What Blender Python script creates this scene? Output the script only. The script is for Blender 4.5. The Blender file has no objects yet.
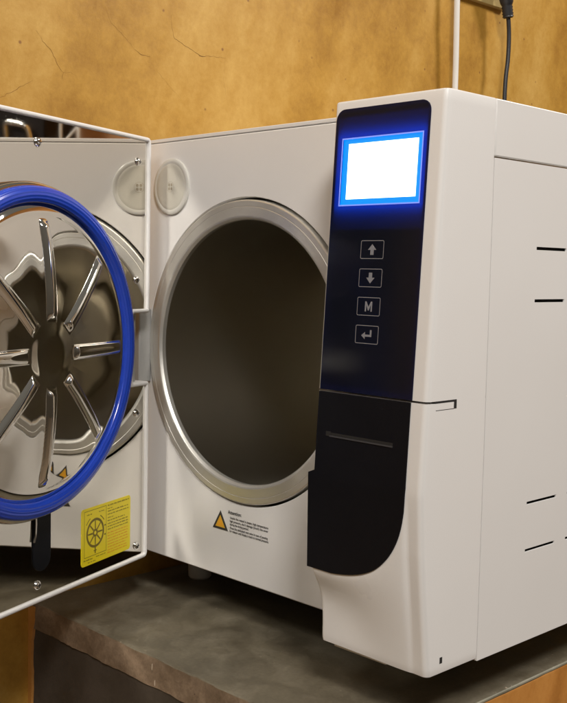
import bpy, bmesh, math, random
from mathutils import Vector, Matrix
random.seed(7)
S = 0.01                       # everything below is written in centimetres
sc = bpy.context.scene
col = sc.collection
R = math.radians

# ------------------------------------------------------------------ materials
def nt(m):
    m.use_nodes = True
    return m.node_tree.nodes, m.node_tree.links

def mat(name, color, rough=0.5, metal=0.0, bump=0.0, bscale=400.0, var=0.0, vscale=8.0,
        rvar=0.0, coat=0.0, emit=None, estr=0.0, stretch=None, spec=0.5):
    m = bpy.data.materials.new(name)
    N, L = nt(m)
    b = N['Principled BSDF']
    b.inputs['Base Color'].default_value = (*color, 1)
    b.inputs['Roughness'].default_value = rough
    b.inputs['Metallic'].default_value = metal
    b.inputs['Coat Weight'].default_value = coat
    b.inputs['Specular IOR Level'].default_value = spec
    if emit:
        b.inputs['Emission Color'].default_value = (*emit, 1)
        b.inputs['Emission Strength'].default_value = estr
    tc = N.new('ShaderNodeTexCoord'); mp = N.new('ShaderNodeMapping')
    L.new(tc.outputs['Object'], mp.inputs['Vector'])
    if stretch:
        mp.inputs['Scale'].default_value = stretch
    if var or rvar:
        n = N.new('ShaderNodeTexNoise'); n.inputs['Scale'].default_value = vscale
        n.inputs['Detail'].default_value = 6
        L.new(mp.outputs[0], n.inputs['Vector'])
        if var:
            mx = N.new('ShaderNodeMix'); mx.data_type = 'RGBA'
            mx.inputs['A'].default_value = (*[c * (1 - var) for c in color], 1)
            mx.inputs['B'].default_value = (*[min(1, c * (1 + var)) for c in color], 1)
            L.new(n.outputs['Fac'], mx.inputs['Factor'])
            L.new(mx.outputs['Result'], b.inputs['Base Color'])
        if rvar:
            mr = N.new('ShaderNodeMapRange')
            mr.inputs['From Min'].default_value = 0.3; mr.inputs['From Max'].default_value = 0.7
            mr.inputs['To Min'].default_value = max(0, rough - rvar)
            mr.inputs['To Max'].default_value = rough + rvar
            L.new(n.outputs['Fac'], mr.inputs['Value'])
            L.new(mr.outputs[0], b.inputs['Roughness'])
    if bump:
        n2 = N.new('ShaderNodeTexNoise'); n2.inputs['Scale'].default_value = bscale
        n2.inputs['Detail'].default_value = 3
        L.new(mp.outputs[0], n2.inputs['Vector'])
        bp = N.new('ShaderNodeBump'); bp.inputs['Strength'].default_value = bump
        bp.inputs['Distance'].default_value = 0.002
        L.new(n2.outputs['Fac'], bp.inputs['Height'])
        L.new(bp.outputs[0], b.inputs['Normal'])
    return m

def ramp(N, stops):
    r = N.new('ShaderNodeValToRGB')
    e = r.color_ramp.elements
    e[0].position, e[0].color = stops[0][0], (*stops[0][1], 1)
    e[1].position, e[1].color = stops[-1][0], (*stops[-1][1], 1)
    for p, c in stops[1:-1]:
        k = e.new(p); k.color = (*c, 1)
    return r

def plaster_mat(name, lo, mid, hi, scale=5.0, rough=0.42, streak=0.35, spread=0.15, grain=0.30, specks=None):
    m = bpy.data.materials.new(name)
    N, L = nt(m); b = N['Principled BSDF']
    tc = N.new('ShaderNodeTexCoord')
    def noise(scale, detail, sx=(1, 1, 1), rot=0.0, dist=0.0, rgh=0.55):
        mr_ = N.new('ShaderNodeMapping'); mr_.inputs['Rotation'].default_value = (rot, 0, 0)
        L.new(tc.outputs['Object'], mr_.inputs['Vector'])
        mp = N.new('ShaderNodeMapping'); mp.inputs['Scale'].default_value = sx
        L.new(mr_.outputs[0], mp.inputs['Vector'])
        n = N.new('ShaderNodeTexNoise'); n.inputs['Scale'].default_value = scale
        n.inputs['Detail'].default_value = detail; n.inputs['Distortion'].default_value = dist
        n.inputs['Roughness'].default_value = rgh
        L.new(mp.outputs[0], n.inputs['Vector'])
        return n
    a = noise(scale, 8, dist=0.35)
    s = noise(scale * 1.5, 4, (1, 2.2, 0.3), R(20), 0.15)
    f = noise(scale * 9, 14, dist=0.1, rgh=0.82)
    m1 = N.new('ShaderNodeMix'); m1.data_type = 'FLOAT'; m1.inputs['Factor'].default_value = streak
    L.new(a.outputs['Fac'], m1.inputs['A']); L.new(s.outputs['Fac'], m1.inputs['B'])
    m2 = N.new('ShaderNodeMix'); m2.data_type = 'FLOAT'; m2.inputs['Factor'].default_value = grain
    L.new(m1.outputs['Result'], m2.inputs['A']); L.new(f.outputs['Fac'], m2.inputs['B'])
    r = ramp(N, [(0.5 - spread, lo), (0.5, mid), (0.5 + spread, hi)])
    L.new(m2.outputs['Result'], r.inputs['Fac'])
    if specks:
        vo = N.new('ShaderNodeTexVoronoi'); vo.inputs['Scale'].default_value = specks[0]; vo.inputs['Randomness'].default_value = 1.0
        L.new(tc.outputs['Object'], vo.inputs['Vector'])
        pit = N.new('ShaderNodeMapRange'); pit.inputs['From Min'].default_value = 0.04; pit.inputs['From Max'].default_value = 0.10
        pit.inputs['To Min'].default_value = 1.0; pit.inputs['To Max'].default_value = 0.0
        L.new(vo.outputs['Distance'], pit.inputs['Value'])
        keep = N.new('ShaderNodeMath'); keep.operation = 'GREATER_THAN'; keep.inputs[1].default_value = specks[1]
        sep = N.new('ShaderNodeSeparateColor'); L.new(vo.outputs['Color'], sep.inputs[0]); L.new(sep.outputs[0], keep.inputs[0])
        mul = N.new('ShaderNodeMath'); mul.operation = 'MULTIPLY'; L.new(pit.outputs[0], mul.inputs[0]); L.new(keep.outputs[0], mul.inputs[1])
        mx = N.new('ShaderNodeMix'); mx.data_type = 'RGBA'; mx.inputs['B'].default_value = (*specks[2], 1)
        L.new(mul.outputs[0], mx.inputs['Factor']); L.new(r.outputs['Color'], mx.inputs['A'])
        L.new(mx.outputs['Result'], b.inputs['Base Color'])
    else:
        L.new(r.outputs['Color'], b.inputs['Base Color'])
    mr = N.new('ShaderNodeMapRange')
    mr.inputs['From Min'].default_value = 0.35; mr.inputs['From Max'].default_value = 0.65
    mr.inputs['To Min'].default_value = rough - 0.08; mr.inputs['To Max'].default_value = rough + 0.16
    L.new(m1.outputs['Result'], mr.inputs['Value']); L.new(mr.outputs[0], b.inputs['Roughness'])
    bp = N.new('ShaderNodeBump'); bp.inputs['Strength'].default_value = 0.30
    bp.inputs['Distance'].default_value = 0.004
    L.new(m2.outputs['Result'], bp.inputs['Height']); L.new(bp.outputs[0], b.inputs['Normal'])
    return m

M = {}
M['white'] = mat('white_plastic', (0.775, 0.763, 0.745), 0.32, bump=0.035, bscale=900, var=0.02, vscale=9, rvar=0.07)
M['paint'] = mat('white_powder_coat', (0.76, 0.748, 0.73), 0.36, bump=0.06, bscale=1500, var=0.02, vscale=9, rvar=0.07)
M['gapshade'] = mat('gap_shade_black', (0.012, 0.011, 0.010), 0.8)  # near-black put in for the shade inside gaps, slots and holes
M['steel'] = mat('brushed_steel', (0.74, 0.73, 0.685), 0.44, 0.8, var=0.14, vscale=18, rvar=0.09, bump=0.05, bscale=300)
M['mirror'] = mat('polished_steel', (0.80, 0.775, 0.72), 0.028, 1.0, rvar=0.014, vscale=20, bump=0.004, bscale=22)
M['dish'] = mat('pressed_polished_steel', (0.80, 0.77, 0.71), 0.03, 1.0, rvar=0.015, vscale=25, bump=0.008, bscale=30)
M['chamber'] = mat('satin_chamber_steel', (0.50, 0.47, 0.40), 0.34, 1.0, var=0.03, vscale=10)
M['chrome'] = mat('chrome', (0.85, 0.83, 0.80), 0.08, 1.0, var=0.04, vscale=60)
M['bluegum'] = mat('blue_silicone', (0.018, 0.06, 0.48), 0.17, coat=0.5, var=0.10, vscale=12, rvar=0.06)
M['black'] = mat('black_gloss_film', (0.006, 0.007, 0.013), 0.17, rvar=0.04, vscale=30, var=0.2, spec=0.22)
M['blackmat'] = mat('black_plastic', (0.005, 0.0055, 0.008), 0.45, spec=0.16, bump=0.04, bscale=900, var=0.2, vscale=15)
M['slotgrey'] = mat('dark_grey_plastic', (0.05, 0.05, 0.055), 0.4, var=0.1)
M['lcd'] = mat('lit_screen', (0.1, 0.1, 0.1), 0.4, emit=(0.86, 0.95, 1.0), estr=3.2, var=0.02)
M['lcdblue'] = mat('lit_screen_border', (0.0, 0.05, 0.3), 0.4, emit=(0.0, 0.21, 1.0), estr=1.35, var=0.02)
M['lcdframe'] = mat('screen_frame_line', (0.22, 0.28, 0.75), 0.35, emit=(0.16, 0.30, 1.0), estr=0.55, var=0.05)  # emission painted in for the screen's light on its frame
M['glowstrip'] = mat('added_screen_glow', (0.0, 0.05, 0.3), 0.4, emit=(0.02, 0.28, 1.0), estr=4.5, var=0.02)  # hidden emission added to imitate the bloom round the screen
M['ink'] = mat('silver_print', (0.22, 0.225, 0.25), 0.4, var=0.1, vscale=60)
m = M['black']; N, L = nt(m)
tr = N.new('ShaderNodeBsdfTranslucent'); tr.inputs['Color'].default_value = (0.04, 0.20, 0.85, 1)  # blue translucency added so the hidden strips show through as a halo
mxs = N.new('ShaderNodeMixShader'); mxs.inputs[0].default_value = 0.16
L.new(N['Principled BSDF'].outputs[0], mxs.inputs[1]); L.new(tr.outputs[0], mxs.inputs[2])
L.new(mxs.outputs[0], N['Material Output'].inputs['Surface'])
M['print'] = mat('black_print', (0.035, 0.032, 0.03), 0.6, var=0.2, vscale=80)
M['yellow'] = mat('yellow_label', (0.86, 0.70, 0.012), 0.38, var=0.04, vscale=25)
M['olive'] = mat('olive_print', (0.20, 0.145, 0.01), 0.5, var=0.2, vscale=80)
M['orange'] = mat('orange_print', (0.80, 0.30, 0.01), 0.5, var=0.1, vscale=80)
M['amber'] = mat('amber_print', (0.72, 0.40, 0.03), 0.5, var=0.1, vscale=80)
M['cap'] = mat('ivory_plastic', (0.53, 0.51, 0.445), 0.35, var=0.05, vscale=60, bump=0.05, bscale=500)
M['caprim'] = mat('clear_white_plastic', (0.60, 0.59, 0.545), 0.2, var=0.04, vscale=60)
M['emblem'] = mat('emblem_tan', (0.33, 0.29, 0.22), 0.5, var=0.1, vscale=80)
M['hinge'] = mat('grey_zinc', (0.40, 0.40, 0.39), 0.45, 0.3, var=0.1, vscale=20)
M['foot'] = mat('pale_rubber', (0.5, 0.48, 0.45), 0.6, var=0.06, vscale=40)
M['cordw'] = mat('white_cord', (0.72, 0.70, 0.66), 0.45, var=0.05, vscale=30)
M['cordb'] = mat('black_cord', (0.018, 0.019, 0.022), 0.42, var=0.2, vscale=40)
M['socket'] = mat('khaki_plastic', (0.45, 0.34, 0.14), 0.35, var=0.06, vscale=20)
M['wall'] = plaster_mat('ochre_plaster', (0.26, 0.118, 0.015), (0.45, 0.245, 0.040), (0.59, 0.365, 0.092), 3.4, 0.38, 0.45, 0.13, 0.36, (42.0, 0.86, (0.25, 0.11, 0.025)))
M['wall2'] = plaster_mat('ochre_plaster_back', (0.46, 0.20, 0.045), (0.58, 0.27, 0.065), (0.66, 0.34, 0.09), 4.0)
M['crack'] = mat('crack_brown', (0.20, 0.09, 0.02), 0.9, var=0.3, vscale=60)  # flat dark brown ribbons drawn as cracks
M['orangeplaster'] = plaster_mat('orange_side_plaster', (0.26, 0.10, 0.018), (0.40, 0.17, 0.035), (0.52, 0.25, 0.06), 7.0, 0.4, 0.6)
M['stonetop'] = plaster_mat('grey_green_stone', (0.098, 0.082, 0.055), (0.138, 0.118, 0.080), (0.19, 0.166, 0.118), 30.0, 0.46, 0.0, 0.13, 0.5, (70.0, 0.8, (0.26, 0.23, 0.17)))
M['paleedge'] = plaster_mat('worn_stone_edge', (0.17, 0.16, 0.115), (0.24, 0.23, 0.17), (0.34, 0.32, 0.25), 25.0, 0.5, 0.0)
M['brownedge'] = plaster_mat('brown_plaster', (0.085, 0.056, 0.032), (0.165, 0.112, 0.068), (0.28, 0.20, 0.13), 26.0, 0.75, 0.0, 0.14, 0.5, (110.0, 0.75, (0.05, 0.03, 0.02)))
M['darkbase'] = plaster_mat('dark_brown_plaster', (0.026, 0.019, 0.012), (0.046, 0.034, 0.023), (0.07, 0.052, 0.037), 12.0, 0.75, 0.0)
M['chip'] = mat('pale_chip', (0.5, 0.42, 0.32), 0.7, var=0.2, vscale=80)
M['darkcase'] = mat('dark_brown_lacquer', (0.008, 0.005, 0.004), 0.6, var=0.3, vscale=10, spec=0.15)
M['rack'] = mat('white_enamel', (0.78, 0.76, 0.72), 0.35, var=0.03, vscale=30)
M['floor'] = plaster_mat('brown_floor', (0.14, 0.10, 0.07), (0.20, 0.15, 0.10), (0.26, 0.20, 0.14), 3.0, 0.5)

# ------------------------------------------------------------------ mesh builder
IDENT = lambda p: Vector(p)
class MB:
    def __init__(self, f=IDENT):
        self.v = []; self.f = []; self.mi = []; self.map = f
    def add(self, verts, faces, mi=0):
        o = len(self.v)
        self.v += [self.map(p) for p in verts]
        self.f += [tuple(i + o for i in q) for q in faces]
        self.mi += [mi] * len(faces)
        return self
    def box(self, a, b, mi=0):
        x0, y0, z0 = a; x1, y1, z1 = b
        return self.add([(x0,y0,z0),(x1,y0,z0),(x1,y1,z0),(x0,y1,z0),(x0,y0,z1),(x1,y0,z1),(x1,y1,z1),(x0,y1,z1)],
                        [(0,3,2,1),(4,5,6,7),(0,1,5,4),(1,2,6,5),(2,3,7,6),(3,0,4,7)], mi)
    def prism(self, poly, c0, c1, plane='uz', mi=0):
        # polygon in the (first, third) axes, thickness along the second; 'xy' extrudes along the third
        n = len(poly)
        if plane == 'uz':
            vs = [(p[0], c0, p[1]) for p in poly] + [(p[0], c1, p[1]) for p in poly]
        else:
            vs = [(p[0], p[1], c0) for p in poly] + [(p[0], p[1], c1) for p in poly]
        fs = [tuple(range(n)), tuple(range(2*n-1, n-1, -1))]
        fs += [(i, (i+1) % n, n + (i+1) % n, n + i) for i in range(n)]
        return self.add(vs, fs, mi)
    def loft(self, rings, close=True, caps=True, mi=0):
        n = len(rings[0]); vs = [p for r in rings for p in r]; fs = []
        for k in range(len(rings) - 1):
            for i in range(n if close else n - 1):
                j = (i + 1) % n
                fs.append((k*n+i, k*n+j, (k+1)*n+j, (k+1)*n+i))
        if caps:
            fs.append(tuple(range(n))); fs.append(tuple(range((len(rings)-1)*n, len(rings)*n)))
        return self.add(vs, fs, mi)
    def lathe(self, c, prof, seg=96, mi=0, closed=False):
        # axis along the second coordinate; prof = (radius, second coordinate)
        rings = [[(c[0] + r*math.cos(2*math.pi*i/seg), c[1] + d, c[2] + r*math.sin(2*math.pi*i/seg)) for i in range(seg)] for r, d in prof]
        if closed: rings.append(rings[0])
        return self.loft(rings, True, False, mi)
    def tube(self, pts, r, seg=12, mi=0):
        P = [Vector(p) for p in pts]; rings = []
        t0 = (P[1]-P[0]).normalized()
        ref = Vector((0,0,1)) if abs(t0.z) < .9 else Vector((1,0,0))
        nrm = t0.cross(ref).normalized()
        for i, p in enumerate(P):
            t = (P[min(i+1, len(P)-1)] - P[max(i-1, 0)]).normalized()
            nrm = (nrm - t*nrm.dot(t)).normalized(); bn = t.cross(nrm)
            rr = r[i] if isinstance(r, (list, tuple)) else r
            rings.append([tuple(p + nrm*rr*math.cos(2*math.pi*k/seg) + bn*rr*math.sin(2*math.pi*k/seg)) for k in range(seg)])
        return self.loft(rings, True, True, mi)
    def dome(self, c, r, h, seg=20, mi=0, sgn=1):
        prof = [(r, 0)] + [(r*math.cos(a*math.pi/12), sgn*h*math.sin(a*math.pi/12)) for a in range(1, 6)] + [(0.0005, sgn*h)]
        return self.lathe(c, prof, seg, mi)
    def build(self, name, mats, parent=None, root=Vector((0,0,0)), smooth=35, bevel=0.0, bseg=2, weld=False, recalc=True):
        me = bpy.data.meshes.new(name)
        me.from_pydata([tuple((p - root) * S) for p in self.v], [], self.f)
        if not isinstance(mats, (list, tuple)): mats = [mats]
        for m in mats: me.materials.append(m)
        for p, i in zip(me.polygons, self.mi): p.material_index = i
        bm = bmesh.new(); bm.from_mesh(me)
        if weld: bmesh.ops.remove_doubles(bm, verts=bm.verts, dist=1e-6)
        if recalc: bmesh.ops.recalc_face_normals(bm, faces=bm.faces)
        bm.to_mesh(me); bm.free()
        if smooth:
            for p in me.polygons: p.use_smooth = True
            me.set_sharp_from_angle(angle=R(smooth))
        o = bpy.data.objects.new(name, me); col.objects.link(o)
        if parent:
            o.parent = parent
        else:
            o.location = root * S
        if bevel:
            b = o.modifiers.new('edge_rounding', 'BEVEL'); b.width = bevel * S; b.segments = bseg
            b.limit_method = 'ANGLE'; b.angle_limit = R(40); b.harden_normals = False
        return o

def thing(name, label, cat, base):
    o = bpy.data.objects.new(name, None); col.objects.link(o)
    o.empty_display_size = 0.1
    o.location = Vector(base) * S
    o['label'] = label; o['category'] = cat
    return o
def tag(o, label, cat):
    o['label'] = label; o['category'] = cat; return o

_txt_cache = {}
def text_geo(body, size, align='LEFT', bold=0.0):
    cu = bpy.data.curves.new('lettering', 'FONT'); cu.body = body; cu.size = size
    cu.align_x = align; cu.fill_mode = 'FRONT'; cu.resolution_u = 2; cu.offset = bold
    ob = bpy.data.objects.new('lettering', cu); col.objects.link(ob)
    dg = bpy.context.evaluated_depsgraph_get()
    me = ob.evaluated_get(dg).to_mesh()
    vs = [tuple(v.co) for v in me.vertices]; fs = [tuple(p.vertices) for p in me.polygons]
    ob.evaluated_get(dg).to_mesh_clear()
    bpy.data.objects.remove(ob); bpy.data.curves.remove(cu)
    return vs, fs
def put_text(mb, body, size, x, z, y, width=None, align='LEFT', mi=0, bold=0.0):
    vs, fs = text_geo(body, size, align, bold)
    if width and vs:
        w = max(v[0] for v in vs) - min(v[0] for v in vs); k = width / w
        vs = [(v[0]*k, v[1], v[2]) for v in vs]
    mb.add([(x + v[0], y, z + v[1]) for v in vs], fs, mi)

def rrect(x0, z0, x1, z1, r, n=6, corners=(1,1,1,1)):
    P = []
    for (cx, cz, a0, on) in ((x1-r, z1-r, 0, corners[0]), (x0+r, z1-r, 90, corners[1]), (x0+r, z0+r, 180, corners[2]), (x1-r, z0+r, 270, corners[3])):
        if on:
            P += [(cx + r*math.cos(R(a0 + 90*k/n)), cz + r*math.sin(R(a0 + 90*k/n))) for k in range(n+1)]
        else:
            P.append((cx + r*(1 if a0 in (0,270) else -1), cz + r*(1 if a0 in (0,90) else -1)))
    return P

def interp(pts, t):
    if t <= pts[0][0]: return pts[0][1]
    for (a, b), (c, d) in zip(pts, pts[1:]):
        if t <= c: return b + (d - b) * (t - a) / (c - a)
    return pts[-1][1]

# ------------------------------------------------------------------ measured dimensions
W, XC = 46.0, 35.1             # machine width, left side of the control column
ZT, ZB = 43.08, 0.26           # front panel top and bottom
ZC = -4.54                     # counter top
XW = -2.0                      # face of the plaster wall
YF, XR = -10.27, 44.53         # counter front and right edges
DEPTH = 50.0
CX, CZ, RO, RI = 19.21, 22.31, 14.34, 12.5

root_pos = Vector((23.0, 25.0, ZC))
auto = thing('tabletop_autoclave', 'white tabletop steam steriliser with its mirror door swung open and a glowing screen', 'steriliser', root_pos)
def part(mb, name, mats, parent=auto, **k):
    return mb.build(name, mats, parent, root_pos, **k)

# ---- casing ----------------------------------------------------------------
mb = MB()
YS = 1.05
ybr = [YS, 7.25, 11.75, 13.45, 18.0, 19.9, 24.4, DEPTH]
zbr = [0.0, 7.55, 7.80, 11.5, 11.75, 28.0, 28.25, 32.2, 32.45, 38.95]
slots = {(j, i) for j in (1, 3, 5) for i in (1, 3, 5, 7)}
T = 0.15
def panel_with_slots(mb, x, t):
    for j in range(len(ybr)-1):
        for i in range(len(zbr)-1):
            y0, y1, z0, z1 = ybr[j], ybr[j+1], zbr[i], zbr[i+1]
            if (j, i) in slots:
                mb.add([(x,y0,z0),(x,y1,z0),(x,y1,z1),(x,y0,z1),(x-t,y0,z0),(x-t,y1,z0),(x-t,y1,z1),(x-t,y0,z1)],
                       [(0,1,5,4),(1,2,6,5),(2,3,7,6),(3,0,4,7)])
            else:
                mb.add([(x,y0,z0),(x,y1,z0),(x,y1,z1),(x,y0,z1)], [(0,1,2,3)])
panel_with_slots(mb, W, T)
z0, z1 = zbr[0], zbr[-1]
mb.add([(W,YS,z0),(W,YS,z1),(W-1.2,YS,z1),(W-1.2,YS,z0)], [(0,1,2,3)])
mb.add([(W,YS,z0),(W,DEPTH,z0),(W-1.2,DEPTH,z0),(W-1.2,YS,z0)], [(0,1,2,3)])
mb.add([(W,YS,z1),(W,DEPTH,z1),(W-1.2,DEPTH,z1),(W-1.2,YS,z1)], [(0,1,2,3)])
part(mb, 'side_panel', M['paint'], weld=True, recalc=False)
mb = MB(); mb.box((W-1.1, 5.5, 4.0), (W-0.45, 26.0, 36.0)); part(mb, 'vent_shade_box', M['gapshade'])  # unseen black box added so the side slots read as shaded
mb = MB(); mb.box((0, 1.25, 0.0), (0.3, DEPTH, 38.95)); part(mb, 'side_panel', M['paint'], bevel=0.06)
mb = MB(); mb.box((0.3, DEPTH-0.3, 0.0), (W-1.2, DEPTH, 38.95)); part(mb, 'back_panel', M['paint'])
mb = MB(); mb.box((0.3, 1.3, 0.15), (W-1.25, DEPTH-0.35, 0.45)); part(mb, 'bottom_pan', M['hinge'])
# cover: top sheet folded down at both sides, with its front lip over the front panel
mb = MB()
mb.prism([(0, 39.07), (0.3, 39.07), (0.3, 43.05), (W-0.3, 43.05), (W-0.3, 39.07), (W, 39.07), (W, 43.36), (0, 43.36)], YS, DEPTH)
part(mb, 'top_cover', M['paint'], bevel=0.10, bseg=3)
# feet
for x, y in ((3.2, 8.4), (34.0, 14.0), (34.0, 42.0), (3.2, 42.0)):
    mb = MB(lambda p: Vector((p[0], p[2], p[1])))
    mb.lathe((x, ZC, y), [(0.001, 0), (1.15, 0), (1.3, 0.2), (1.42, 4.66), (0.001, 4.66)], 32)
    part(mb, 'foot', M['foot'])

# front panel with its round opening
mb = MB()
RH = 14.58
x0, x1, z0, z1 = 0.0, XC + 0.4, ZB, 42.78
NA = 192
angs = sorted(set([round(2*math.pi*i/NA, 9) for i in range(NA)] + [round(math.atan2(z-CZ, x-CX) % (2*math.pi), 9) for x in (x0, x1) for z in (z0, z1)]))
def rect_hit(a):
    c, s = math.cos(a), math.sin(a); t = 1e9
    if c > 1e-9: t = min(t, (x1-CX)/c)
    if c < -1e-9: t = min(t, (x0-CX)/c)
    if s > 1e-9: t = min(t, (z1-CZ)/s)
    if s < -1e-9: t = min(t, (z0-CZ)/s)
    return CX + c*t, CZ + s*t
rings = []
B_ = [rect_hit(a) for a in angs]
rings.append([(x, 1.1, z) for x, z in B_])
rings.append([(x, 0.12, z) for x, z in B_])
rings.append([(CX + (x-CX)*0.995, 0.0, CZ + (z-CZ)*0.995) for x, z in B_])
rings.append([(CX + (RH+.06)*math.cos(a), 0.0, CZ + (RH+.06)*math.sin(a)) for a in angs])
rings.append([(CX + RH*math.cos(a), 0.08, CZ + RH*math.sin(a)) for a in angs])
rings.append([(CX + RH*math.cos(a), 1.1, CZ + RH*math.sin(a)) for a in angs])
mb.loft(rings, True, False)
part(mb, 'front_panel', M['paint'], smooth=30)
mb = MB(); mb.box((0.0, 0.10, 42.86), (XC+0.3, 1.04, 43.22)); part(mb, 'front_lip', M['paint'], bevel=0.07)
mb = MB(); mb.box((0.2, 0.7, 42.70), (XC+0.2, 0.98, 42.90)); part(mb, 'lip_seam', M['gapshade'])

mb = MB(); mb.lathe((CX, 0, CZ), [(RO-0.05, 0.9), (RH+0.3, 0.9)], 96); part(mb, 'ring_gap_shade', M['gapshade'])  # black ring laid in for the shade at the bottom of the gap
# pressure ring and chamber
mb = MB()
mb.lathe((CX, 0, CZ), [(RO, 1.4), (RO, -0.12), (RO-0.06, -0.22), (RO-0.14, -0.25), (RO-0.60, -0.26), (RO-0.64, -0.235), (RO-0.68, -0.26),
                       (12.85, -0.27), (12.70, -0.22), (12.60, -0.12), (RI, 0.05), (RI, 0.5)], 192)
part(mb, 'pressure_ring', M['steel'], smooth=18)
mb = MB()
prof = [(RI-0.02, 0.45), (12.46, 0.6), (12.42, 36.0), (12.0, 38.0), (10.5, 40.0), (6.0, 41.5), (0.001, 42.0)]
mb.lathe((CX, 0, CZ), prof, 128)
part(mb, 'sterilising_chamber', M['chamber'], smooth=40)

# round ivory cap
LX, LZ, LR = 8.10, 38.29, 2.80
mb = MB()
mb.lathe((LX, 0, LZ), [(LR+0.03, 0.1), (LR, -0.18), (LR-0.07, -0.24), (LR-0.40, -0.25), (LR-0.47, -0.22), (LR-0.50, -0.22)], 72, 0)
mb.lathe((LX, 0, LZ), [(LR-0.50, -0.22), (LR-0.6, -0.245), (LR-0.8, -0.25), (0.001, -0.255)], 72, 1)
cap = part(mb, 'round_cap', [M['caprim'], M['cap']], smooth=40)
mb = MB()
for k in range(4):
    a = R(45 + 90*k)
    pts = [(LX + 0.27*math.cos(a) + 0.14*math.cos(b), LZ + 0.27*math.sin(a) + 0.16*math.sin(b)) for b in [2*math.pi*i/14 for i in range(14)]]
    mb.prism(pts, -0.26 - 0.002*k, -0.2)
ring_pts = [(0.50, -0.24), (0.53, -0.265), (0.56, -0.24)]
mb.lathe((LX, 0, LZ), ring_pts, 28)
part(mb, 'flower_emblem', M['emblem'], cap)

# warning label on the front panel
mb = MB()
mb.prism([(15.21, 4.87), (17.46, 4.87), (16.33, 6.72)], -0.035, 0.0, mi=0)
mb.prism([(15.62, 5.09), (17.04, 5.09), (16.33, 6.26)], -0.05, -0.03, mi=1)
mb.prism([(15.95, 5.26), (16.74, 5.26), (16.72, 5.33), (15.97, 5.33)], -0.058, -0.045, mi=2)
mb.prism([(16.05, 5.42), (16.62, 5.42), (16.60, 5.47), (16.07, 5.47)], -0.058, -0.045, mi=2)
for dx in (-0.17, 0.0, 0.17):
    mb.tube([(16.33+dx, -0.05, 5.52), (16.33+dx+.05, -0.05, 5.62), (16.33+dx-.04, -0.05, 5.72), (16.33+dx+.02, -0.05, 5.84)], 0.022, 6, mi=2)
lines = [('Attention:', 0.50, 17.45, 6.62, 1.95, .012), ('\u00b7 Inside the vessel is steam, high temperature', 0.33, 17.62, 6.16, 5.5, .006),
         ('high pressure, don\u2019t damage (touch) the cover', 0.33, 17.72, 5.84, 5.4, .006), ('during the drying period.', 0.33, 17.72, 5.52, 2.7, .006),
         ('\u00b7 Press the dedicated vent valve in case of pausing', 0.33, 17.62, 5.17, 5.45, .006), ('for release until display is back to normal pressure.', 0.33, 17.72, 4.86, 5.5, .006)]
for body, size, x, z, w, bold in lines:
    put_text(mb, body, size, x, z, -0.03, w, mi=0, bold=bold)
part(mb, 'warning_label', [M['print'], M['amber'], M['orange']], smooth=0, recalc=False)

# ---- control column ----------------------------------------------------------
def yu(z): return -4.95 + (43.36 - z) * (-1.27 / 22.54)          # front of the upper housing
ZSP = 20.82
def ring_plan(f, z, yb, r=0.45, rl=0.22, n=40, inset=0.0):
    xl, xr = XC + inset, W - inset
    P = [(xl, yb, z)]
    y_l = f(xl + rl) + inset
    P += [(xl + rl - rl*math.cos(a), y_l + rl - rl*math.sin(a), z) for a in [R(90*k/3) for k in range(4)]]
    xs = [xl + rl + (xr - r - xl - rl) * k / n for k in range(1, n)]
    P += [(x, f(x) + inset, z) for x in xs]
    y_r = f(xr - r) + inset
    P += [(xr - r + r*math.sin(a), y_r + r - r*math.cos(a), z) for a in [R(90*k/8) for k in range(9)]]
    P += [(xr, y_r + r + (yb - y_r - r) * k / 4, z) for k in range(1, 5)]
    return P
mb = MB()
rings = []
for z, ins in ((20.90, 0.0), (21.29, 0), (21.31, 0), (24, 0), (28, 0), (32, 0), (36, 0), (40, 0), (42.44, 0), (42.46, 0), (43.2, 0.0), (43.32, 0.03), (43.37, 0.10), (43.385, 0.18)):
    rings.append(ring_plan(lambda x, z=z: yu(z) + (0.75 if (35.55 < x < 44.4 and 21.3 < z < 42.45) else 0.0), z, 0.93, n=64, inset=ins))  # front hollowed behind the film to hold the added glow
mb.loft(rings)
column = part(mb, 'column_housing', M['white'], smooth=40)

# black glossy control film (follows the leaning front), with rounded upper corners
def UF(p): return Vector((p[0], yu(p[2]) + p[1], p[2]))
mb = MB(UF)
poly = rrect(35.34, 20.90, 44.62, 42.72, 0.85, 8, (1, 1, 0, 0))
# opening for the screen is left in the film as a frame of four strips round it
sx0, sx1, sz0, sz1 = 36.20, 44.02, 35.32, 40.36
def film(mb, poly, hole, y0, y1):
    hx0, hz0, hx1, hz1 = hole
    hp = [(hx1, hz1), (hx0, hz1), (hx0, hz0), (hx1, hz0)]
    # split the outline into four groups, one per side of the opening
    def side(p):
        cx, cz = (hx0+hx1)/2, (hz0+hz1)/2
        return p
    top = [p for p in poly if p[1] > 41]
    right_top = [p for p in top if p[0] > 40]; left_top = [p for p in top if p[0] <= 40]
    bl, br = (poly[-2], poly[-1])
    mb.prism(left_top[:len(left_top)//2+1][::-1] + right_top[len(right_top)//2:][::-1] + [hp[0], hp[1]], y0, y1) if False else None
    n = 8
    # faces of the front sheet
    A = right_top[n//2]; Bp = left_top[n//2]
    quads = [right_top[n//2:] + left_top[:n//2+1] + [hp[1], hp[0]],
             left_top[n//2:] + [bl, hp[2], hp[1]],
             [bl, br, hp[3], hp[2]],
             [br] + right_top[:n//2+1] + [hp[0], hp[3]]]
    for q in quads:
        mb.add([(p[0], y0, p[1]) for p in q], [tuple(range(len(q)))])
    for loop in (poly, hp):
        m = len(loop)
        mb.add([(p[0], y0, p[1]) for p in loop] + [(p[0], y1, p[1]) for p in loop], [(i, (i+1) % m, m + (i+1) % m, m+i) for i in range(m)])
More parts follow.
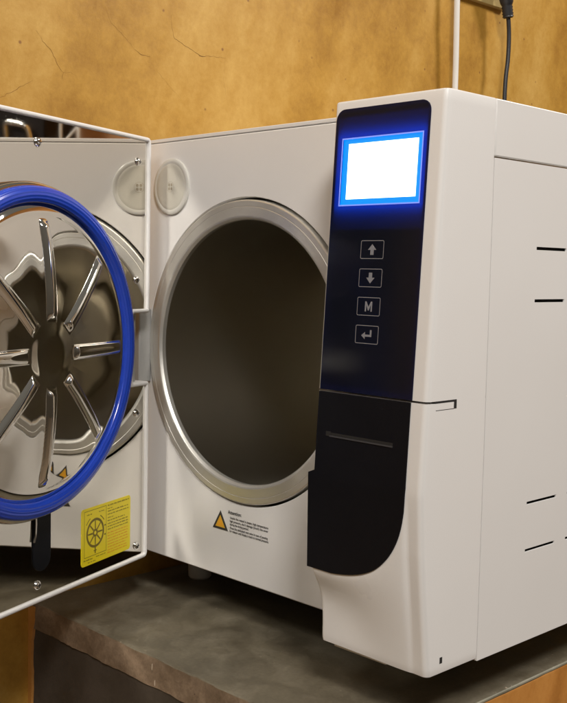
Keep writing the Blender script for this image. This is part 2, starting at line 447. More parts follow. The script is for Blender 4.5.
film(mb, poly, (sx0, sz0, sx1, sz1), -0.06, 0.01)
panel = part(mb, 'control_panel', M['black'], smooth=0, weld=True)
mb = MB(UF)
for a, b in (((35.8, 34.9), (44.3, 35.22)), ((35.8, 40.46), (44.3, 40.8)), ((35.75, 35.22), (36.08, 40.46)), ((44.12, 35.22), (44.38, 40.46))):
    mb.box((a[0], 0.25, a[1]), (b[0], 0.5, b[1]))
part(mb, 'added_screen_glow', M['glowstrip'], panel, smooth=0)  # unseen glowing strips added behind the film to make the halo
mb = MB(UF)
for a, b in (((35.6, 33.5), (44.35, 33.6)), ((35.6, 41.9), (44.35, 42.0)), ((35.57, 33.6), (35.66, 41.9)), ((44.42, 33.6), (44.5, 41.9))):
    mb.box((a[0], 0.0, a[1]), (b[0], 0.6, b[1]))
part(mb, 'glow_baffle', M['blackmat'], panel, smooth=0)  # unseen black walls added to stop the halo spreading
# unseen black sheet added behind the film to dim the added glow
mb = MB(UF); mb.box((35.6, 0.58, 21.4), (44.35, 0.7, 42.4)); part(mb, 'glow_backing', M['blackmat'], panel, smooth=0)
# screen, set back behind the film
mb = MB(UF)
mb.box((36.75, 0.02, 35.75), (43.60, 0.05, 40.0), 0)
part(mb, 'lit_screen', M['lcd'], panel, smooth=0)
mb = MB(UF)
mb.box((36.10, 0.06, 35.24), (44.10, 0.5, 40.44))
part(mb, 'screen_border', M['lcdblue'], panel, smooth=0)
mb = MB(UF)
t = 0.10
for a, b in (((sx0-t, sz0-t), (sx1+t, sz0)), ((sx0-t, sz1), (sx1+t, sz1+t)), ((sx0-t, sz0), (sx0, sz1)), ((sx1, sz0), (sx1+t, sz1))):
    mb.box((a[0], -0.075, a[1]), (b[0], -0.055, b[1]))
part(mb, 'screen_frame', M['lcdframe'], panel, smooth=0)

# four keys
def key(zc_, symbol):
    cx, w, h = 39.87, 1.15, 0.70
    y = -0.066
    mb = MB(UF)
    o = rrect(cx-w, zc_-h, cx+w, zc_+h, 0.12, 4); i_ = rrect(cx-w+.05, zc_-h+.05, cx+w-.05, zc_+h-.05, 0.08, 4)
    n = len(o)
    mb.add([(p[0], y, p[1]) for p in o] + [(p[0], y, p[1]) for p in i_], [(k, (k+1) % n, n+(k+1) % n, n+k) for k in range(n)])
    if symbol in 'ud':
        s = 1 if symbol == 'u' else -1
        pts = [(-0.42, -0.02), (0, 0.42), (0.42, -0.02), (0.17, -0.02), (0.17, -0.40), (-0.17, -0.40), (-0.17, -0.02)]
        P = [(cx + p[0], y, zc_ + s*p[1]) for p in pts]
        mb.add(P, [(0, 1, 2), (3, 4, 5, 6), (0, 6, 3, 2)] if False else [(6, 0, 1, 2, 3), (3, 4, 5, 6)])
    elif symbol == 'M':
        for q in ([(-.36,-.38),(-.22,-.38),(-.22,.38),(-.36,.38)], [(.22,-.38),(.36,-.38),(.36,.38),(.22,.38)],
                  [(-.22,.38),(-.22,.12),(-.05,-.30),(.05,-.30),(0,-.02)], [(.22,.38),(0,-.02),(.05,-.30),(.22,.12)]):
            mb.add([(cx+p[0], y, zc_+p[1]) for p in q], [tuple(range(len(q)))])
    else:
        pts = [(-0.55, -0.08), (-0.18, 0.20), (-0.18, 0.0), (0.30, 0.0), (0.30, 0.36), (0.47, 0.36), (0.47, -0.16), (-0.18, -0.16), (-0.18, -0.36)]
        P = [(cx + p[0], y, zc_ + p[1]) for p in pts]
        mb.add(P, [(0, 8, 7, 2, 1), (2, 7, 6, 3), (3, 6, 5, 4)])
    o_ = part(mb, 'key', M['ink'], panel, smooth=0, recalc=False)
    o_['label'] = {'u': 'up arrow key', 'd': 'down arrow key', 'M': 'key marked M', 'r': 'return arrow key'}[symbol]
for z, s in ((31.86, 'u'), (29.72, 'd'), (27.56, 'M'), (25.43, 'r')): key(z, s)

# lower lid: a bulging face whose chin falls back to a narrower base
CH = [(34.0, 6.42), (36.2, 6.44), (37.8, 6.55), (39.7, 6.88), (41.2, 7.42), (42.3, 8.15), (43.3, 9.25), (44.05, 10.7), (44.45, 12.4), (44.60, 14.6)]
_ch = CH[:]
def _smooth(P, n=8):
    out = []; Q = [(2*P[0][0]-P[1][0], 2*P[0][1]-P[1][1])] + P + [(2*P[-1][0]-P[-2][0], 2*P[-1][1]-P[-2][1])]
    for i in range(1, len(Q)-2):
        a, b, c, d = Q[i-1:i+3]
        for k in range(n):
            t = k/n; out.append(tuple(0.5*(2*b[j] + (c[j]-a[j])*t + (2*a[j]-5*b[j]+4*c[j]-d[j])*t*t + (3*b[j]-a[j]-3*c[j]+d[j])*t**3) for j in (0, 1)))
    return out + [P[-1]]
CH = _smooth(_ch)
def chin(x): return interp(CH, x) if x < 44.6 else 14.6 + (x - 44.6) * 0.4
def yp(z): return interp([(0, -6.30), (6.5, -6.52), (14, -6.62), (20.8, -6.24)], z)
def yl(x, z):
    s = max(0, min(1, (x - XC) / (W - 0.45 - XC)))
    base = -5.20 + 0.01 * z if z < 8 else -5.12
    t = max(0, min(1, (s - 0.3) / 0.7)); t = t*t*(3-2*t)
    base = base * (1 - t) + t * (-5.12 - 0.085 * min(z, 9.5))
    d = chin(x) - z
    if d <= 0: return yp(z)
    w = 1.9 + 6.4 * s ** 2.0
    k = math.exp(-(d / w) ** (1.55))
    return base + (yp(z) - base) * k
mb = MB(); rings = []
zs = [0.22 + 0.28*k for k in range(int((20.6-0.22)/0.28))] + [20.6, 20.73]
for q, z in enumerate(zs):
    ins = 0.05 if q == 0 else (0.01 if q == 1 else 0.0)
    rings.append(ring_plan(lambda x: yl(x, z), z, 0.93, n=60, inset=ins))
mb.loft(rings)
lid = part(mb, 'printer_lid', M['white'], smooth=50)
mb = MB(); mb.box((XC+0.2, -2.8, 20.70), (W+0.001, 0.90, 20.93)); part(mb, 'lid_hinge_strip', M['white'], lid)
mb = MB()
mb.box((W-0.4, -5.3, 20.765), (W+0.006, -2.8, 20.90)); mb.box((W-0.4, -3.05, 20.22), (W+0.008, -2.72, 20.90))
mb.box((W-0.4, -5.2, 20.20), (W+0.006, -3.05, 20.245))
part(mb, 'finger_notch_shade', M['gapshade'], lid)  # black inserts set slightly proud, painting the shade of a notch
mb = MB(); mb.box((W-0.3, -3.78, 0.98), (W+0.008, -3.46, 1.46)); part(mb, 'latch_hole_shade', M['gapshade'], lid)  # black block painting the shade of a small hole
mb = MB(); mb.box((36.1, -4.72, -0.16), (41.6, -1.0, 0.26)); part(mb, 'lid_foot_strip', M['white'], lid, bevel=0.06)
# black cover sheet on the lid
XBL = 34.66
mb = MB()
cols = []
nx, nz = 46, 60
outline_r = lambda z: 44.56 if z > 14.4 else None
def xr_at(z):
    # right limit of the black sheet at height z (inverse of the chin curve), kept 0.14 inside
    zz = z
    if zz >= 14.6: return 44.54
    for (a, b), (c, d) in zip(CH, CH[1:]):
        if b <= zz <= d: return a + (c - a) * (zz - b) / (d - b) - 0.04
    return XBL + 0.1
zz = [6.50 + (20.73 - 6.50) * (k / nz) ** 1.35 for k in range(nz + 1)]
rings = []
for z in zz:
    xl = XBL if z < 14.4 else 35.32
    xr = max(xr_at(z), xl + 0.3)
    rings.append((z, xl, xr))
vs = []; fs = []
for z, xl, xr in rings:
    for i in range(nx + 1):
        x = xl + (xr - xl) * i / nx
        vs.append((x, yp(z) - 0.09, z))
for k in range(nz):
    for i in range(nx):
        a = k*(nx+1)+i; fs.append((a, a+1, a+nx+2, a+nx+1))
n0 = len(vs)
vs += [(x, y + 0.16, z) for x, y, z in vs]
border = [i for i in range(nx+1)] + [k*(nx+1)+nx for k in range(1, nz+1)] + [nz*(nx+1)+i for i in range(nx-1, -1, -1)] + [k*(nx+1) for k in range(nz-1, 0, -1)]
m = len(border)
fs += [(border[i], border[(i+1) % m], border[(i+1) % m]+n0, border[i]+n0) for i in range(m)]
mb.add(vs, fs)
cover = part(mb, 'black_cover', M['blackmat'], lid, smooth=30)
mb = MB()
def LF(p): return Vector((p[0], yp(p[2]) + p[1], p[2]))
mb = MB(LF)
mb.box((36.75, -0.10, 17.36), (43.15, -0.097, 17.60), 0)
mb.box((36.75, -0.155, 17.27), (43.15, -0.09, 17.37), 1)
mb.box((36.35, -0.12, 17.30), (36.85, -0.09, 17.66), 0)
part(mb, 'paper_slot', [M['gapshade'], M['slotgrey']], cover)

# ---- door -----------------------------------------------------------------------
ANG = R(69.745)
HP = Vector((6.969, -1.757, 0.0))
DU = Vector((math.cos(ANG), -math.sin(ANG), 0)); DN = Vector((math.sin(ANG), math.cos(ANG), 0))
def D(p): return HP + DU * p[0] + DN * p[1] + Vector((0, 0, p[2]))
GU, GZ = 19.1, 22.72
Z0, Z1 = 0.45, 43.05
NU, NZ0, NZ1 = 2.9, 18.65, 25.6
U1 = 35.0
def outline(d, r=0.35):
    # tray outline shrunk by d, with the hinge notch on the near edge
    P = [(U1-d, Z0+d), (U1-d, Z1-d), (0+d, Z1-d), (0+d, NZ1+d), (NU+d, NZ1+d), (NU+d, NZ0-d), (0+d, NZ0-d), (0+d, Z0+d)]
    return P
def rounded(P, radii, n=5):
    out = []; m = len(P)
    for i in range(m):
        p, a, b = Vector(P[i]), Vector(P[i-1]), Vector(P[(i+1) % m])
        r = radii[i]
        if r <= 0: out.append(tuple(p)); continue
        d1, d2 = (a-p).normalized(), (b-p).normalized()
        c = p + (d1 + d2) * r
        for k in range(n+1):
            t = R(90*k/n)
            out.append(tuple(c - d2*r*math.cos(t) - d1*r*math.sin(t)))
    return out
def rad(d): 
    o = max(0.55 - d, 0.12)
    return [o, o, o, o*.5, 0.2+d*.3, 0.2+d*.3, o*.5, o]
mb = MB(D)
def lp(d, n): return [(u, n, z) for u, z in rounded(outline(d), rad(d))]
rings = [lp(0.0, -2.6), lp(0.0, -0.16), lp(0.05, -0.05), lp(0.15, 0.0), lp(0.27, 0.0), lp(0.36, -0.05), lp(0.40, -0.14), lp(0.40, -0.50)]
mb.loft(rings)
door = part(mb, 'door', M['white'], smooth=50)
mb = MB(D)
mb.prism(rounded(outline(0.425), rad(0.425)), -0.49, -0.287)
inner = part(mb, 'mirror_plate', M['mirror'], door, smooth=0)
for u, z in ((17.35, 40.62), (2.05, 40.5), (2.15, 28.9), (1.96, 15.56), (1.75, 1.98), (17.3, 2.02), (33.0, 40.5), (33.0, 2.0)):
    mb = MB(D)
    mb.lathe((u, -0.287, z), [(0.40, -0.05), (0.42, 0.05), (0.38, 0.13), (0.30, 0.21), (0.18, 0.26), (0.001, 0.27)], 20, 0)
    mb.box((u-0.22, -0.10, z-0.035), (u+0.22, -0.012, z+0.035), 1); mb.box((u-0.035, -0.10, z-0.22), (u+0.035, -0.011, z+0.22), 1)
    part(mb, 'screw', [M['chrome'], M['gapshade']], door, smooth=60)
# pressed pressure plate with eight ribs
def dish_n(r, th):
    if r > 11.6:
        b = 1.66 - 0.50 * ((r - 11.6) / 1.1) ** 2
    else:
        b = 1.66 + 1.06 * (1 - (r / 11.6) ** 2)
    if r < 3.2:                                  # hub
        t = max(0, min(1, (3.2 - r) / 1.7)); b += 0.15 * t*t*(3-2*t)
    k = round(th / (math.pi/4)); a = th - k*math.pi/4
    w = r * math.sin(a)
    s0 = max(0, min(1, (r - 2.75) / 0.75)); s1 = max(0, min(1, (11.4 - r) / 0.8))
    s = s0*s0*(3-2*s0) * s1*s1*(3-2*s1)
    s2 = max(0, min(1, (r - 2.4) / 3.2)); s3 = max(0, min(1, (11.6 - r) / 3.0))
    g = (s2*s2*(3-2*s2)) * (s3*s3*(3-2*s3))
    hw = 0.70 - 0.012 * r
    q = abs(w) / hw
    rib = math.sqrt(1 - q*q*0.92) - 0.28 if q <= 1 else 0
    b += 0.56 * s * max(0, rib) + 0.11 * g * math.exp(-(w/1.15)**2)
    return b
mb = MB(D)
NR, NT = 150, 1280
vs = [(GU, dish_n(0.0, 0), GZ)]; fs = []
for i in range(1, NR+1):
    r = 12.72 * i / NR
    for j in range(NT):
        th = 2*math.pi*j/NT
        vs.append((GU + r*math.cos(th), dish_n(r, th), GZ + r*math.sin(th)))
for j in range(NT):
    fs.append((0, 1+j, 1+(j+1) % NT))
    for i in range(NR-1):
        a = 1 + i*NT
        fs.append((a+j, a+NT+j, a+NT+(j+1) % NT, a+(j+1) % NT))
mb.add(vs, fs)
mb.lathe((GU, 0, GZ), [(12.24, 0.9), (12.24, -0.27), (14.42, -0.27), (14.42, 0.58), (14.30, 0.78), (13.9, 0.84), (12.24, 0.9)], 192)
part(mb, 'pressure_plate', M['dish'], door, smooth=60)
mb = MB(D)
prof = [(12.68, 0.85), (12.64, 1.05), (12.66, 1.45)]
for k in range(1, 40):
    t = k/40; r = 12.68 + (14.02-12.68)*t
    prof.append((r, 1.52 + 0.28*math.sin(math.pi*t)**0.7 + 0.014*math.cos(2*math.pi*4.5*t)))
prof += [(14.04, 1.45), (14.08, 1.1), (14.02, 0.80)]
mb.lathe((GU, 0, GZ), prof, 224)
part(mb, 'gasket', M['bluegum'], door, smooth=60)
# black plate put in for the dark oblong slot below the gasket
mb = MB(D)
tp = [(15.55, 9.2), (17.95, 9.2)] + [(16.75 + 1.2*math.cos(R(-180*k/14)), 4.4 + 1.2*math.sin(R(-180*k/14))) for k in range(15)]
mb.prism(tp, -0.29, -0.16)
part(mb, 'dark_slot_plate', M['blackmat'], door, bevel=0.04)
mb = MB(D)
mb.tube([(17.7, -0.1, 8.4), (17.75, -0.05, 7.6), (17.8, -0.05, 6.6), (17.95, -0.1, 6.0)], 0.10, 8)
part(mb, 'slot_chrome_edge', M['chrome'], door)  # chrome rod put in for the bright edge of the slot
# yellow instruction label
mb = MB(D)
u0, u1, z0, z1 = 2.85, 10.95, 1.92, 7.42
mb.prism(rrect(u0, z0, u1, z1, 0.35, 5), -0.288, -0.262, mi=0)
y = -0.256
def bar(a, b, z, h, mi):
    mb.add([(a, y, z), (b, y, z), (b, y, z+h), (a, y, z+h)], [(0, 1, 2, 3)], mi)
def ring2(cu, cz, ro, ri, mi, a0=0, a1=360, n=48):
    P = [(cu + r*math.cos(R(a0 + (a1-a0)*k/n)), y, cz + r*math.sin(R(a0 + (a1-a0)*k/n))) for r in (ro, ri) for k in range(n+1)]
    mb.add(P, [(k, k+1, n+1+k+1, n+1+k) for k in range(n)], mi)
# box round the drawing (image-left half of the label is larger u)
fu0, fu1, fz0, fz1 = 6.95, 10.5, 2.7, 7.1
for q in ((fu0, fu1, fz0, .05), (fu0, fu1, fz1, .05)): bar(*q, 1)
bar(fu0, fu0+.05, fz0, fz1-fz0, 1); bar(fu1-.05, fu1, fz0, fz1-fz0, 1)
wc = (8.75, 4.85)
ring2(*wc, 1.42, 1.18, 1); ring2(*wc, 0.40, 0.18, 1)
for k in range(8):
    a = R(45*k); c, s = math.cos(a), math.sin(a)
    P = [(wc[0] + c*r - s*w, y, wc[1] + s*r + c*w) for r, w in ((0.42, -.09), (1.16, -.07), (1.16, .07), (0.42, .09))]
    mb.add(P, [(0, 1, 2, 3)], 1)
ring2(*wc, 1.75, 1.66, 1, 35, 62, 8); ring2(*wc, 1.75, 1.66, 1, 118, 145, 8)
bar(8.66, 8.84, 2.86, 0.6, 1); bar(8.5, 9.0, 3.1, 0.08, 1)
bar(7.05, 7.3, 5.2, .14, 1); bar(7.05, 7.3, 4.3, .14, 1)
def words(ua, ub, z, h, mi, rnd):
    x = ub                                   # text runs from image-left (large u) to image-right
    while x > ua:
        w = rnd.uniform(0.18, 0.62)
        e = max(ua, x - w)
        if x - e > .08:
            q = e
            while q < x - 0.02:
                hh = h * rnd.choice((0.7, 0.7, 1.0, 0.85)); b_ = min(x, q + rnd.uniform(.05, .09))
                bar(q, b_, z, hh, mi); q = b_ + 0.025
        x = e - 0.10
rr = random.Random(3)
for z, h, ua, mi in ((7.02, .15, 3.15, 1), (6.72, .09, 6.0, 1), (6.45, .12, 3.2, 1), (6.15, .12, 3.2, 1), (5.82, .10, 5.8, 1), (5.52, .12, 3.7, 1), (5.22, .12, 3.3, 1), (4.94, .12, 3.2, 1), (4.66, .12, 3.3, 1),
                  (4.30, .11, 3.3, 2), (4.02, .11, 3.3, 2), (3.74, .11, 3.3, 2), (3.46, .11, 3.3, 2), (3.18, .11, 3.3, 2), (2.90, .11, 3.6, 2), (2.62, .11, 3.5, 2), (2.36, .11, 3.4, 2)):
    words(ua, 6.75, z, h, mi, rr)
words(7.3, 8.2, 6.72, .11, 1, rr); words(9.3, 10.1, 6.72, .11, 1, rr)
words(7.1, 8.6, 2.44, .12, 1, rr); words(9.1, 10.6, 2.40, .14, 1, rr); words(8.7, 9.9, 2.12, .10, 1, rr)
part(mb, 'instruction_label', [M['yellow'], M['olive'], M['orange']], door, smooth=0, recalc=False)
# hinge seen through the notch
mb = MB()
mb.box((4.1, -1.6, 18.3), (4.95, -0.02, 25.9))
part(mb, 'hinge_bracket', M['hinge'], bevel=0.15, bseg=3)
mb = MB(lambda p: D((p[0], p[1], p[2])))
mb.lathe((0, 0, 0), [(0.001, 0)], 3) if False else None
mb.tube([(1.6, -1.2, 18.55), (1.6, -1.2, 25.7)], 0.42, 20)
part(mb, 'hinge_pin', M['hinge'], door)

# ------------------------------------------------------------------ counter
cb = Vector((20.0, 25.0, -85.0))
counter = thing('masonry_counter', 'plastered masonry counter with a grey-green stone top and rough brown front edge', 'counter', cb)
rnd = random.Random(11)
mb = MB()
# top slab as a fine strip so that its edges are slightly uneven
nx = 90; TH = 2.75
def edge_w(k, a): return a * (math.sin(k*1.7) * .4 + math.sin(k*.53+1) * .6) + rnd.uniform(-a, a) * .5
vs = []; fs = []; mis = []
for k in range(nx+1):
    x = XW + 0.02 + (XR - XW - 0.02) * k / nx
    e1, e2, e3, e4 = edge_w(k, .03), edge_w(k+7, .04), edge_w(k+3, .06), edge_w(k+5, .05)
    vs += [(x, 62.0, ZC), (x, YF + 0.8, ZC), (x, YF + 0.10 + e1, ZC), (x, YF + e2, ZC - 0.10 + e2*.5), (x, YF - .05 + e3, ZC - 1.4), (x, YF + e4, ZC - TH + e3), (x, 62.0, ZC - TH)]
for k in range(nx):
    for q in range(7):
        a, b = k*7+q, k*7+(q+1) % 7
        fs.append((a, b, b+7, a+7)); mis.append(0 if q in (0, 1, 2) else 1)
fs.append(tuple(range(7))); mis.append(0); fs.append(tuple(range(nx*7, nx*7+7))); mis.append(0)
mb.add(vs, fs); mb.mi = mis
mb.build('counter_slab', [M['stonetop'], M['brownedge']], counter, cb, smooth=40)
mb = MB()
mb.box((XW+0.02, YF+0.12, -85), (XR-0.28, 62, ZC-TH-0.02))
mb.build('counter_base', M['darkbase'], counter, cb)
mb = MB(); mb.box((XR-0.16, YF+0.15, ZC-0.25), (XR+0.05, 62, ZC+0.012)); mb.build('slab_edge', M['paleedge'], counter, cb, bevel=0.08)
mb = MB()
ny = 70; vs = []; fs = []
for k in range(ny+1):
    yy = YF + 0.2 + (62 - YF - 0.2) * k / ny
    e = edge_w(k, .06); vs += [(XR-0.28, yy, -84.9), (XR + 0.10 + e*.3, yy, -84.9), (XR + 0.10 + e*.3, yy, ZC-0.40 + e*.6), (XR+0.02, yy, ZC-0.28 + e*.6), (XR-0.28, yy, ZC - 0.28 + e*.6)]
# plaster coat on the right side, up to just under the stone top
mb.loft([vs[k*5:(k+1)*5] for k in range(ny+1)])
mb.build('side_plaster', M['orangeplaster'], counter, cb, smooth=40)
mb = MB()
for x, z, h, w in ((19.2, -5.2, .7, .05), (19.6, -6.6, .5, .05)):
    mb = MB(); mb.prism([(x, z), (x+w, z+.05), (x+w*1.3, z-h*.5), (x+w*.6, z-h), (x-.02, z-h*.6)], YF-.06, YF+.14)
    mb.build('plaster_chip', M['chip'], counter, cb)
mb = MB()
for k in range(7):
    yy = rnd.uniform(-6, 12); s = rnd.uniform(.04, .09)
    P = [(XR - .3 + rnd.uniform(0, .3) + s*math.cos(R(60*j)+k), yy + s*1.4*math.sin(R(60*j)+k)) for j in range(6)]
    mb = MB(); mb.prism(P, ZC, ZC + rnd.uniform(.02, .07), 'xy')
    mb.build('plaster_crumb', M['chip'], counter, cb)

mb = MB(); P = [(XW+0.01, -5.0)]; n_ = 60
L_ = []; R_ = []
for k in range(n_+1):
    z = -5.0 - 38.0*k/n_
    L_.append((XW+0.01, z)); R_.append((XW + 0.75 + rnd.uniform(-.12, .12) + (0.7*math.exp(-(k/4.0)**2)) + .12*math.sin(k*.7), z + rnd.uniform(-.1, .1)))
vs = [(x, YF+0.125, z) for x, z in L_] + [(x, YF-0.10, z) for x, z in L_] + [(x-.12, YF-0.10, z) for x, z in R_] + [(x, YF+0.125, z) for x, z in R_]
m_ = n_+1; fs = []
for a, b in ((0, 1), (1, 2), (2, 3)):
    fs += [(a*m_+k, a*m_+k+1, b*m_+k+1, b*m_+k) for k in range(n_)]
fs += [(0, m_, 2*m_, 3*m_), (m_-1, 2*m_-1, 3*m_-1, 4*m_-1)]
mb.add(vs, fs)
mb.build('corner_plaster', M['orangeplaster'], counter, cb, smooth=0)
# ------------------------------------------------------------------ walls and floor
mb = MB()
mb.box((XW-12, -170, -85), (XW, 232, 210))
wall = mb.build('plaster_wall', M['wall'], None, Vector((XW, 30, -85)))
tag(wall, 'ochre plaster wall with fine cracks behind the steriliser', 'wall')
def crack(pts, w0, seed):
    r_ = random.Random(seed); P = []
    for (a, b), (c, d) in zip(pts, pts[1:]):
        n = max(2, int(math.hypot(c-a, d-b) / 0.28))
        for k in range(n):
            t = k/n; P.append((a + (c-a)*t + r_.uniform(-.07, .07), b + (d-b)*t + r_.uniform(-.07, .07)))
    P.append(pts[-1]); m = len(P); mb = MB(); L_ = []; Rr = []
    for i, (a, b) in enumerate(P):
        p, q = P[max(i-1, 0)], P[min(i+1, m-1)]
        dx, dz = q[0]-p[0], q[1]-p[1]; l = math.hypot(dx, dz) or 1
        w = w0 * 0.5 * (0.35 + 0.65*r_.random()) * min(1, 0.25 + 2.2*min(i, m-1-i)/m)
        L_.append((XW+0.015, a - dz/l*w, b + dx/l*w)); Rr.append((XW+0.015, a + dz/l*w, b - dx/l*w))
    mb.add(L_ + Rr, [(i, i+1, m+i+1, m+i) for i in range(m-1)])
    return mb.build('crack', M['crack'], wall, Vector((XW, 30, -85)), smooth=0)
crack([(-9.57, 53.6), (-8.6, 52.5), (-7.84, 51.9), (-6.9, 50.4), (-6.4, 49.9), (-5.6, 50.05), (-4.8, 49.8)], .05, 1)
crack([(-6.4, 49.9), (-6.5, 49.2)], .04, 2)
crack([(-13.6, 46.4), (-12.24, 47.2), (-11.0, 48.0), (-9.9, 48.66)], .045, 3)
crack([(-1.35, 57.6), (-0.9, 56.4), (-0.3, 55.7), (1.5, 54.5), (2.6, 53.5)], .035, 4)
crack([(2.5, 53.6), (3.2, 53.2), (4.6, 53.2)], .09, 5)
crack([(7.4, 58.2), (7.55, 56.8), (7.9, 55.7), (9.9, 55.0), (11.6, 54.35), (13.4, 54.6), (15.6, 54.7)], .05, 6)
crack([(11.2, 54.5), (11.9, 54.35), (12.6, 54.5)], .09, 8)
crack([(4.6, 52.6), (7.0, 50.6), (9.2, 49.0)], .02, 9)
crack([(15.4, 54.6), (15.2, 52.0), (15.9, 49.6)], .02, 10)

mb = MB(); mb.box((XW+0.05, 232, -85), (240, 244, 210))
bw = mb.build('plaster_wall', M['wall2'], None, Vector((100, 232, -85)))
tag(bw, 'far orange plaster wall seen only above the panel in the door mirror', 'wall')
mb = MB(); mb.box((-40, -300, -86), (400, 300, -85))
fl = mb.build('floor', M['floor'], None, Vector((0, 0, -85)))
fl['kind'] = 'structure'

# dark cabinet with a chrome pull, and a white folding rack, seen in the mirror
cbp = Vector((100, 215, -85))
cab = thing('dark_cabinet', 'dark lacquered cabinet with a bent chrome pull reflected at the left of the door mirror', 'cabinet', cbp)
mb = MB(); mb.box((84.2, 200, -85), (128, 231.5, 110)); mb.build('cabinet_body', M['darkcase'], cab, cbp, bevel=0.5)
mb = MB()
def arc(pts, r, n=6):
    out = [Vector(pts[0])]
    for a, p, b in zip(pts, pts[1:], pts[2:]):
        a, p, b = Vector(a), Vector(p), Vector(b)
        d1, d2 = (a-p).normalized(), (b-p).normalized(); s, e = p + d1*r, p + d2*r
        for k in range(n+1):
            t = k/n; out.append(s*(1-t)**2 + p*2*t*(1-t) + e*t*t)
    out.append(Vector(pts[-1])); return out
mb.tube(arc([(95.5, 200.2, 60.0), (95.5, 197.0, 72.2), (88.6, 196.5, 71.0), (86.8, 200.2, 60)], 1.6), 0.95, 14)
mb.build('pull_handle', M['chrome'], cab, cbp, smooth=60)
rp = Vector((78, 205, -85))
mb = MB()
mb.tube([(81.0, 205, -85), (81.0, 205, 76)], .55, 10); mb.tube([(75.4, 205, -85), (75.4, 205, 76)], .55, 10)
mb.tube([(81.0, 205, 66.2), (75.4, 205, 72.2)], .4, 8); mb.tube([(81.0, 205, 30), (75.4, 205, 36)], .4, 8); mb.tube([(81.0, 205, 75.5), (75.4, 205, 75.5)], .4, 8)
rk = mb.build('wire_rack', M['rack'], None, rp)
tag(rk, 'narrow white metal rack with a diagonal brace beside the dark cabinet in the mirror', 'rack')

# ------------------------------------------------------------------ socket and cords
mb = MB(); mb.prism(rrect(56.5, 70.25, 72.0, 78.6, .5, 5), XW+0.0, XW+0.9) if False else None
mb = MB(lambda p: Vector((p[1], p[0], p[2])))
mb.prism(rrect(57.5, 70.2, 70.9, 78.6, .3, 5), XW, XW+0.85)
sk = mb.build('socket_plate', M['socket'], None, Vector((XW, 64, 74)), bevel=0.12)
tag(sk, 'khaki wall socket plate at the top edge above the two cords', 'socket')
def spline(pts, n=10):
    out = []; P = [Vector(p) for p in pts]; P = [P[0]*2-P[1]] + P + [P[-1]*2-P[-2]]
    for i in range(1, len(P)-2):
        for k in range(n):
            t = k/n; a, b, c, d = P[i-1:i+3]
            out.append(0.5*((2*b) + (c-a)*t + (2*a-5*b+4*c-d)*t*t + (3*b-a-3*c+d)*t**3))
    out.append(P[-2]); return out
mb = MB()
mb.tube(spline([(0.6, 56.1, 12), (0.2, 56.6, 40), (0.0, 57.05, 56.5), (0.05, 56.95, 62), (0.2, 56.6, 69), (0.1, 56.7, 80), (-0.3, 57.5, 100), (-1.4, 58.0, 130)]), 0.42, 14)
cw = mb.build('power_cord', M['cordw'], None, Vector((0, 57, 12)), smooth=60)
tag(cw, 'white cord hanging down the plaster wall behind the control column', 'cord')
cp = Vector((1, 68, 10))
bc = thing('power_cord', 'black cord with a ribbed plug hanging from the khaki wall socket', 'cord', cp)
mb = MB()
mb.tube(spline([(2.0, 66.0, 10), (1.4, 67.6, 40), (1.0, 68.0, 57), (1.0, 68.5, 62.2), (1.0, 68.55, 65.8), (1.0, 68.1, 69.0)]), 0.32, 14)
mb.build('cable', M['cordb'], bc, cp, smooth=60)
mb = MB()
ax = [Vector((1.0, 68.2, 68.2)) + Vector((0.0, -0.25, 1.0)).normalized() * d for d in [0.22*k for k in range(22)]]
mb.tube(ax, [0.62 if k < 1 else (0.85 if k % 2 else 0.74) for k in range(10)] + [0.95 + 0.04*k for k in range(12)], 18)
top = ax[-1]
mb.box((XW+0.9, top.y-1.0, top.z-0.6), (top.x+0.9, top.y+1.0, top.z+2.2))
mb.build('plug', M['cordb'], bc, cp, smooth=60)

# ------------------------------------------------------------------ lamps, world, camera
def area(name, loc, target, size, power, color):
    l = bpy.data.lights.new(name, 'AREA'); l.energy = power; l.size = size*S; l.color = color
    o = bpy.data.objects.new(name, l); col.objects.link(o)
    o.location = Vector(loc)*S
    o.rotation_euler = (Vector(target) - Vector(loc)).to_track_quat('-Z', 'Y').to_euler()
    return o
WARM = (1.0, 0.95, 0.895)
area('ceiling_lamp_back', (135, 150, 195), (20, 10, 20), 40, 36, WARM)
area('ceiling_lamp_front', (190, -115, 190), (20, 0, 20), 45, 47, WARM)
area('fill_lamp_left_wall', (85, -160, 165), (5, 0, 0), 50, 9, WARM)  # unseen lamp added to brighten the lower left wall

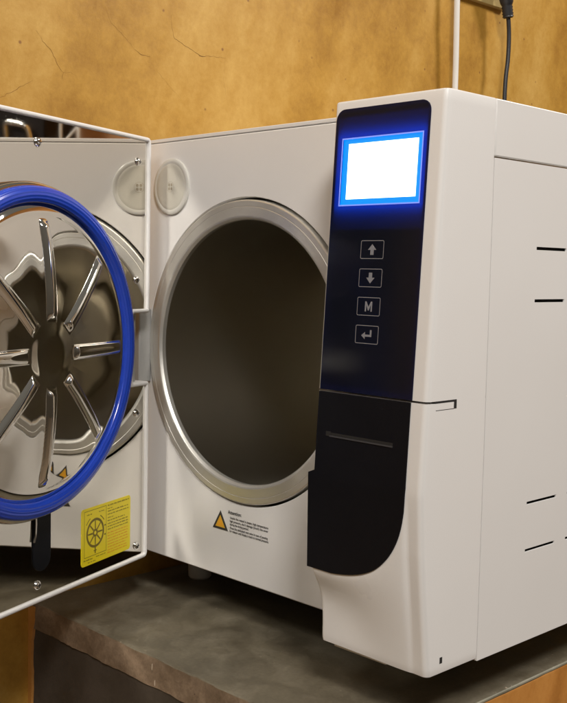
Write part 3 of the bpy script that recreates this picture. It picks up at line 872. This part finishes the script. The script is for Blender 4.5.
w = bpy.data.worlds.new('World'); sc.world = w; w.use_nodes = True
N, L = w.node_tree.nodes, w.node_tree.links
tc = N.new('ShaderNodeTexCoord'); sp = N.new('ShaderNodeSeparateXYZ'); L.new(tc.outputs['Generated'], sp.inputs[0])
mr = N.new('ShaderNodeMapRange'); mr.inputs['From Min'].default_value = -1; mr.inputs['From Max'].default_value = 1
L.new(sp.outputs['Z'], mr.inputs['Value'])
rp_ = ramp(N, [(0.0, (0.10, 0.08, 0.06)), (0.44, (0.19, 0.15, 0.105)), (0.55, (0.33, 0.285, 0.225)), (0.75, (0.52, 0.48, 0.42)), (1.0, (0.60, 0.57, 0.51))])
L.new(mr.outputs[0], rp_.inputs['Fac']); L.new(rp_.outputs['Color'], N['Background'].inputs['Color'])
N['Background'].inputs['Strength'].default_value = 0.25

cam = bpy.data.cameras.new('camera'); co = bpy.data.objects.new('camera', cam); col.objects.link(co); sc.camera = co
yaw, pitch, roll = R(45.8266), R(-4.4865), R(1.1757)
F = Vector((-math.sin(yaw)*math.cos(pitch), math.cos(yaw)*math.cos(pitch), math.sin(pitch)))
Rv = Vector((math.cos(yaw), math.sin(yaw), 0)); U = Rv.cross(F)
R2 = Rv*math.cos(roll) + U*math.sin(roll); U2 = -Rv*math.sin(roll) + U*math.cos(roll)
mtx = Matrix((R2, U2, -F)).transposed().to_4x4()
mtx.translation = Vector((92.022, -65.452, 30.2)) * S
co.matrix_world = mtx
cam.sensor_fit = 'HORIZONTAL'; cam.sensor_width = 36; cam.lens = 36 * 1040.9 / 567
cam.clip_start = 0.01; cam.clip_end = 100
sc.view_settings.view_transform = 'Standard'; sc.view_settings.look = 'None'
sc.view_settings.exposure = 0.0; sc.view_settings.gamma = 1.0
sc.cycles.max_bounces = 12; sc.cycles.glossy_bounces = 8; sc.cycles.diffuse_bounces = 5
sc.cycles.caustics_reflective = True; sc.cycles.blur_glossy = 0.05
sc.cycles.sample_clamp_indirect = 25.0
sc.cycles.use_guiding = True; sc.cycles.use_surface_guiding = True; sc.cycles.use_volume_guiding = False; sc.cycles.guiding_training_samples = 128
sc.cycles.use_denoising = True
